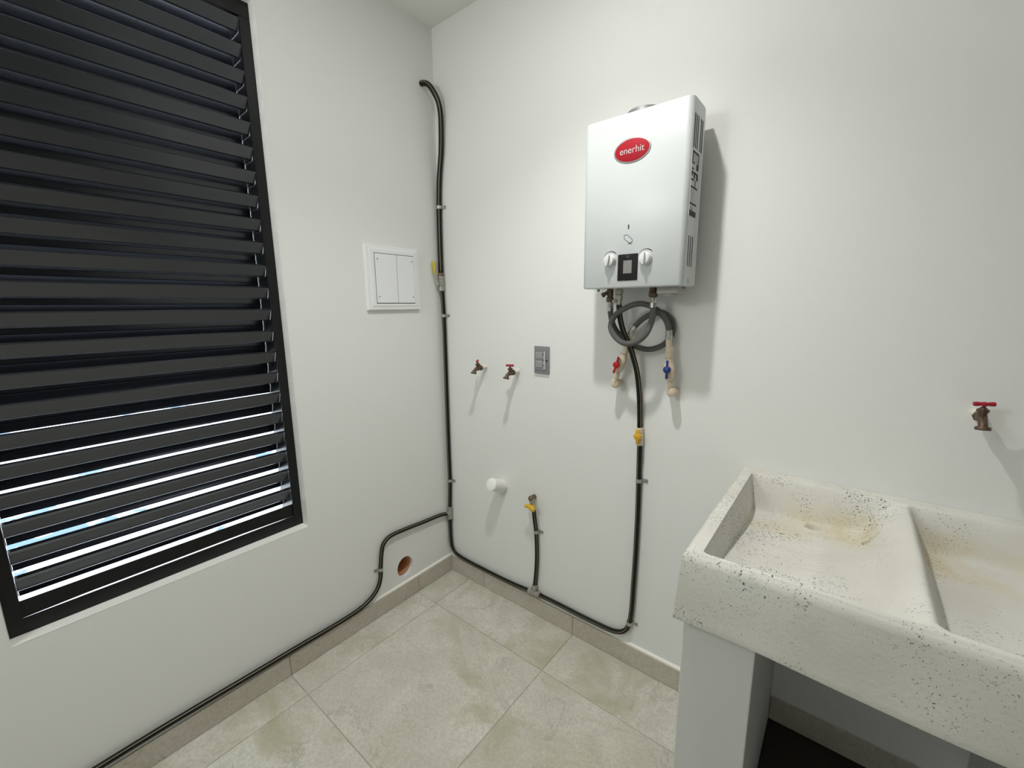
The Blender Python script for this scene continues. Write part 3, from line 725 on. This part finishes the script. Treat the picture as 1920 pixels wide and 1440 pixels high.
# seat the fittings on the front and on the right side
for ch in list(wh.children):
    base = ch.name.split('.')[0]
    if base in ('vent_slot', 'rating_label', 'small_label'):
        c = world_loc(ch); ch.location += Vector((0, (-1.528-c.y)*0.023, (1.5-c.z)*0.023))
    elif base in ('badge', 'sight_slot', 'tag_sticker', 'display_panel', 'knob', 'dial_arc'):
        cs = [Vector(q) for q in ch.bound_box]; c = world_loc(ch) + sum(cs, Vector())/8
        ch.location += Vector(((1.688-c.x)*0.0073, 0, (1.5-c.z)*0.0073))
# connectors below
def conn(parent, name, c, prof_, axis, m, n=8): return MB().lathe(prof_, c, axis, n).build(name, m, parent, smooth=25)
conn(wh, 'outlet_nut', (1.1475, -0.090, 1.558), [(0, 0.0125), (0.012, 0.0130), (0.013, 0.0150), (0.0155, 0.0150), (0.017, 0.0125), (0.019, 0.0155), (0.032, 0.0155), (0.034, 0.011)], (0, 0, -1), M_bronze)['label'] = 'bronze hose outlet'
conn(wh, 'inlet_nut', (0.9905, -0.090, 1.558), [(0, 0.0120), (0.022, 0.0120), (0.030, 0.0100), (0.032, 0.0135), (0.045, 0.0135), (0.047, 0.010)], (0, 0, -1), M_bronze)['label'] = 'bronze hose inlet'
MB().lathe([(0, 0.006), (0.020, 0.0065), (0.021, 0.0085), (0.030, 0.0085), (0.031, 0.004), (0.031, 0.0)], (0.9885, -0.092, 1.548), (-0.85, -0.35, -0.55), 12).build('relief_valve', M_bronze, wh, smooth=35)
conn(wh, 'gas_inlet', (1.0245, -0.089, 1.558), [(0, 0.0125), (0.006, 0.0125), (0.007, 0.0150), (0.020, 0.0150), (0.022, 0.0115), (0.026, 0.0140), (0.040, 0.0142), (0.043, 0.0110), (0.052, 0.0120), (0.058, 0.0105)], (0, 0, -1), M_steel)['label'] = 'zinc gas inlet'
MB().lathe([(0, 0.0), (0.0005, 0.0065), (0.010, 0.0065), (0.011, 0.004), (0.014, 0.0)], (1.016, -0.098, 1.5135), (-0.6, -0.8, 0), 10).build('test_nipple', M_chrome, wh, smooth=35)
tr = MB(); tr.box((1.172, -0.128, 1.534), (1.240, -0.055, 1.558), bev=0.003); tr.box((1.193, -0.118, 1.528), (1.219, -0.075, 1.536), bev=0.002)
tr.build('burner_tray', M_tray, wh)
for sx_ in (0.949, 1.2515):
    MB().lathe([(0, 0.0045), (0.008, 0.0045), (0.010, 0.003), (0.010, 0)], (sx_, -0.100, 1.557), (0, 0, -1), 10).build('foot_screw', M_screw, wh, smooth=40)

# braided water hoses
def braided(label, pts, ferr0, ferr1):
    t = thing('water_hose', label, 'hose', pts[0], 'grey braided water hoses')
    S = spline(pts, 10)
    MB().tube(S, 0.0100, 16).build('braid', M_braid, t)
    for S_, (a, n_) in ((S, ferr0), (S[::-1], ferr1)):
        ax = (S_[0]-S_[3]).normalized(); c = S_[0]
        MB().lathe([(-0.020, 0.0102), (-0.019, 0.0116), (-0.004, 0.0116), (-0.003, 0.0106), (0.0, 0.0124), (0.014*n_, 0.0124), (0.015*n_, 0.0100)], c, ax, 12).build('ferrule', M_chrome, t, smooth=30)
    return t
braided('front grey braided water hose looping from the right outlet to the blue valve',
        [(1.1484, -0.09, 1.508), (1.1509, -0.093, 1.4659), (1.1478, -0.1, 1.4357), (1.1359, -0.108, 1.4015), (1.1085, -0.112, 1.3752), (1.0641, -0.112, 1.3657), (1.023, -0.108, 1.3883), (1.0023, -0.102, 1.4235),
         (1.0151, -0.097, 1.4615), (1.0541, -0.092, 1.4894), (1.0945, -0.083, 1.5028), (1.1277, -0.066, 1.4961), (1.1643, -0.057, 1.4706), (1.1843, -0.05, 1.4417), (1.1914, -0.045, 1.4144), (1.1922, -0.042, 1.3940)], (0, 1), (0, 1))
braided('rear grey braided water hose looping from the left inlet to the red valve',
        [(0.9912, -0.09, 1.498), (0.9922, -0.084, 1.4649), (0.9987, -0.068, 1.422), (1.0226, -0.050, 1.3829), (1.0723, -0.0435, 1.3515), (1.1238, -0.038, 1.3422), (1.1653, -0.028, 1.3569), (1.1907, -0.019, 1.3873), (1.1965, -0.017, 1.4188),
         (1.1871, -0.019, 1.4499), (1.1618, -0.024, 1.47), (1.1328, -0.033, 1.4692), (1.1016, -0.042, 1.4533), (1.0744, -0.045, 1.4284), (1.0594, -0.0455, 1.408)], (0, 1), (0, 1))

# cream shut-off valves coming out of the wall
def shutoff(label, wallpt, p0, v0, v1, p1, top, handle_mat, hc, hd, hlab):
    t = thing('shutoff_valve', label, 'valve', wallpt)
    P0, V0, V1, P1, Tp = map(Vector, (p0, v0, v1, p1, top)); W_ = Vector(wallpt)
    mb = MB()
    el = Vector((W_.x, P0.y, W_.z))
    mb.tube([W_, el+Vector((0, 0.012, 0))], 0.0135, 16)
    mb.lathe([(-0.002, 0.0), (0.0, 0.010), (0.006, 0.0150), (0.016, 0.0155), (0.028, 0.0145), (0.029, 0.0105)], el-(P0-el).normalized()*0.014, (P0-el), 16)
    mb.tube([el+Vector((0, 0.016, 0)), el], 0.0150, 16)
    mb.build('elbow', M_cpvc, t, smooth=45)
    ax = (V1-V0).normalized(); L_ = (V1-V0).length
    MB().tube([el+(P0-el)*0.3, V0], 0.0088, 14).build('lower_pipe', M_cpvc, t)
    mb = MB()
    mb.lathe([(-0.002, 0.0105), (0.0, 0.0140), (0.013, 0.0148), (0.016, 0.0165), (L_*0.5-0.004, 0.0185), (L_*0.5+0.004, 0.0185), (L_-0.016, 0.0165), (L_-0.013, 0.0148), (L_, 0.0140), (L_+0.002, 0.0105)], V0, ax, 16)
    mid = (V0+V1)/2; Hc = Vector(hc)
    mb.tube([mid, mid+(Hc-mid)*0.8], 0.0085, 12)
    mb.build('body', M_cpvc, t, smooth=40)
    MB().lathe([(0.0, 0.0100), (0.0, 0.0125), (0.020, 0.0128), (0.021, 0.0118), (0.038, 0.0120), (0.040, 0.0100), ((Tp-P1).length, 0.0100)], P1, (Tp-P1), 16).build('upper_adapter', M_cpvc, t, smooth=35)
    h = wing(t, hc, hd, (Hc-mid), handle_mat, L1=0.030, L2=0.030, w=0.0075, th=0.006, hub=0.0125); h['label'] = hlab
    return t
shutoff('cream pipe valve with red handle rising tilted below the rear hose', (1.003, 0.0, 1.205), (1.0062, -0.045, 1.232), (1.0105, -0.045, 1.2555), (1.0330, -0.045, 1.3200), (1.0340, -0.045, 1.3225), (1.0575, -0.0455, 1.402),
        M_redp, (1.0165, -0.072, 1.2815), (0.30, 0.0, 1), 'red handle')
shutoff('cream pipe valve with blue handle standing upright below the front hose', (1.212, 0.0, 1.1965), (1.2065, -0.042, 1.218), (1.2030, -0.042, 1.2370), (1.1975, -0.042, 1.3130), (1.1970, -0.042, 1.3150), (1.1925, -0.042, 1.3790),
        M_blue, (1.2015, -0.0685, 1.2785), (0.0, 0.0, 1), 'blue handle')

# ------------------------------------------------------------------ wall taps
def tap(label, x, z, roll):
    t = thing('wall_tap', label, 'tap', (x, 0.0, z), 'bronze taps with red handles')
    k = 0.76
    def V(a, b_, c): return Vector((x+a*k, b_*0.87, z+c*k))
    def P(pr): return [(q[0]*k, q[1]*k) for q in pr]
    MB().lathe([(0.0, 0.0120), (0.014, 0.0120), (0.016, 0.0095), (0.022, 0.0095), (0.023, 0.0120), (0.033, 0.0120), (0.034, 0.0100)], V(0, 0, 0), (0, -1, 0), 18).build('pipe_stub', M_stub, t, smooth=40)
    mb = MB()
    mb.lathe([(0.031, 0.0105), (0.032, 0.0132), (0.040, 0.0132), (0.042, 0.0103), (0.054, 0.0106), (0.064, 0.0098), (0.069, 0.0065), (0.071, 0.0)], V(0, 0, 0), (0, -1, -0.06), 8)
    # bonnet
    mb.lathe(P([(0.004, 0.0115), (0.016, 0.0120), (0.017, 0.0150), (0.024, 0.0150), (0.026, 0.0095), (0.030, 0.0080), (0.031, 0.0)]), V(0, -0.062, 0.001), (0, -0.10, 1), 8)
    mb.build('body', M_bronze, t, smooth=28)
    mb = MB()
    S = spline([V(0, -0.066, -0.002), V(0, -0.080, -0.008), V(0, -0.092, -0.018), V(0, -0.097, -0.026)], 6)
    mb.tube(S, 0.0086, 16)
    mb.lathe([(0.0, 0.0088), (0.001, 0.0128), (0.003, 0.0140), (0.008, 0.0140), (0.009, 0.0128), (0.009, 0.0090), (0.003, 0.0072), (0.003, 0.0)], V(0, -0.0955, -0.022), (0, -0.28, -1), 20)
    mb.build('spout', M_bronze, t, smooth=40)
    st_ = MB().tube([V(0, -0.0645, 0.028), V(0, -0.0660, 0.043)], 0.0036, 10).build('stem', M_bronze, t, smooth=40)
    mb = MB(); c = V(0, -0.0662, 0.0430); d = Vector((math.cos(roll), math.sin(roll), 0.05))
    L = 0.0185
    mb.tube([c-d*L*1.08, c-d*L, c-d*L*0.72, c-d*L*0.3, c, c+d*L*0.3, c+d*L*0.72, c+d*L, c+d*L*1.08], 0.005, 12, radii=[0.002, 0.0050, 0.0056, 0.0042, 0.0058, 0.0042, 0.0056, 0.0050, 0.002])
    mb.lathe(P([(-0.006, 0.0065), (-0.004, 0.0085), (0.004, 0.0085), (0.006, 0.006), (0.007, 0.0)]), c, (0, 0, 1), 14)
    mb.build('handle', M_red, t, smooth=50)['label'] = 'red crossbar handle'
    return t
tap('bronze wall tap seen side on nearest the corner, red handle end on', 0.297, 1.2085, math.radians(128))
tap('bronze wall tap with red handle between the corner tap and grey outlet', 0.497, 1.2035, math.radians(8))
tap('bronze wall tap with red handle above the stone laundry sink', 1.950, 1.2265, math.radians(12))

# capped white drain pipe
t = thing('drain_pipe', 'short capped white plastic drain pipe sticking out below the taps', 'pipe', (0.394, 0, 0.612))
MB().lathe([(0.0, 0.0315), (0.086, 0.0315), (0.087, 0.0305), (0.088, 0.0)], (0.395, 0.0, 0.6125), (-0.055, -1, 0.42), 32).build('pipe', M_pvc, t, smooth=40)
MB().lathe([(0.080, 0.0300), (0.0895, 0.0300), (0.0905, 0.0285), (0.0908, 0.0)], (0.395, 0.0, 0.6125), (-0.055, -1, 0.42), 32).build('end_cap', M_reveal, t, smooth=40)

# grey outlet plate
t = thing('wall_outlet', 'grey rectangular electrical outlet plate right of the wall taps', 'outlet', (0.633, 0, 1.265))
X0, X1, Z0, Z1 = 0.5955, 0.6735, 1.2045, 1.3255
MB().box((X0, -0.0095, Z0), (X1, -0.0003, Z1), bev=0.0035, seg=3).build('plate', M_sock, t, smooth=40)
MB().box((X0+0.009, -0.0115, Z0+0.016), (X1-0.009, -0.008, Z1-0.013), bev=0.0010).build('inner_frame', M_sock, t)
for z0, z1 in ((1.272, 1.300), (1.233, 1.262)):
    md = MB().box((X0+0.012, -0.0135, z0), (X1-0.030, -0.010, z1), bev=0.0008).build('module', M_sock2, t, loc=(X0, -0.01, z0))
    mb = MB()
    for q in range(4): mb.box((X0+0.016+q*0.0078, -0.0139, z0+0.004), (X0+0.0182+q*0.0078, -0.012, z1-0.008))
    mb.build('grille', M_sock, md, loc=(X0, -0.01, z0))
MB().box((X1-0.0225, -0.0160, 1.226), (X1-0.0165, -0.010, 1.304), bev=0.0012).build('test_bar', M_label, t)
for z in (1.242, 1.2655, 1.291): MB().box((X1-0.029, -0.0122, z-0.004), (X1-0.0245, -0.010, z+0.004)).build('pin_slot', M_dark, t)
MB().box((X1-0.0130, -0.0122, 1.2600), (X1-0.0060, -0.010, 1.2680), bev=0.0005).build('button', M_dark, t)

# ------------------------------------------------------------------ breaker panel on the left wall
t = thing('breaker_panel', 'white electrical breaker panel with two small doors on the left wall', 'electrical panel', (0, -0.3, 1.63))
PY0, PY1, PZ0, PZ1 = -0.4430, -0.1560, 1.4870, 1.7675
mb = MB(); bm = mb.bm
def fr(y0, y1, z0, z1, x): return [bm.verts.new((x, y, z)) for y, z in ((y0, z0), (y1, z0), (y1, z1), (y0, z1))]
R_ = [fr(PY0, PY1, PZ0, PZ1, 0.0), fr(PY0, PY1, PZ0, PZ1, 0.014), fr(PY0+0.002, PY1-0.002, PZ0+0.002, PZ1-0.002, 0.0160),
      fr(PY0+0.016, PY1-0.012, PZ0+0.012, PZ1-0.010, 0.0165), fr(PY0+0.024, PY1-0.019, PZ0+0.020, PZ1-0.018, 0.0195)]
for a, b_ in zip(R_[:-1], R_[1:]):
    for i in range(4): bm.faces.new((a[i], a[(i+1) % 4], b_[(i+1) % 4], b_[i]))
bm.faces.new(R_[0]); bm.faces.new(R_[-1])
mb.build('frame', M_panel, t)
MB().box((0.0185, -0.4020, 1.5155), (0.0199, -0.1885, 1.7350)).build('door_recess', M_dark, t)
for y0, y1 in ((-0.4000, -0.2880), (-0.2858, -0.1905)):
    dr = MB().box((0.019, y0, 1.5185), (0.0225, y1, 1.7325), bev=0.0008).build('door', M_panel, t, loc=(0.0225, y0, 1.52))
    for z in (1.7085, 1.5455):
        yy = y0+0.012 if y0 < -0.3 else y1-0.010
        MB().lathe([(0, 0.0035), (0.0012, 0.003), (0.0016, 0.0)], (0.0225, yy, z), (1, 0, 0), 10).build('screw', M_screw, dr, smooth=40, loc=(0.0225, yy, z))

# ------------------------------------------------------------------ duct inside the round hole
mb = MB()
mb.tube([(-0.020, HY, HZ), (-0.14, HY, HZ)], 0.0475, 32, caps=False)
mb.lathe([(0, 0.0485), (0.004, 0.0485), (0.004, 0.0)], (-0.150, HY, HZ), (1, 0, 0), 32)
dd = mb.build('wall_duct', M_terra, loc=(-0.1, HY, HZ)); sol = dd.modifiers.new('thickness', 'SOLIDIFY'); sol.thickness = 0.002
tag(dd, 'orange brown duct end set inside the round hole in the left wall', 'duct')
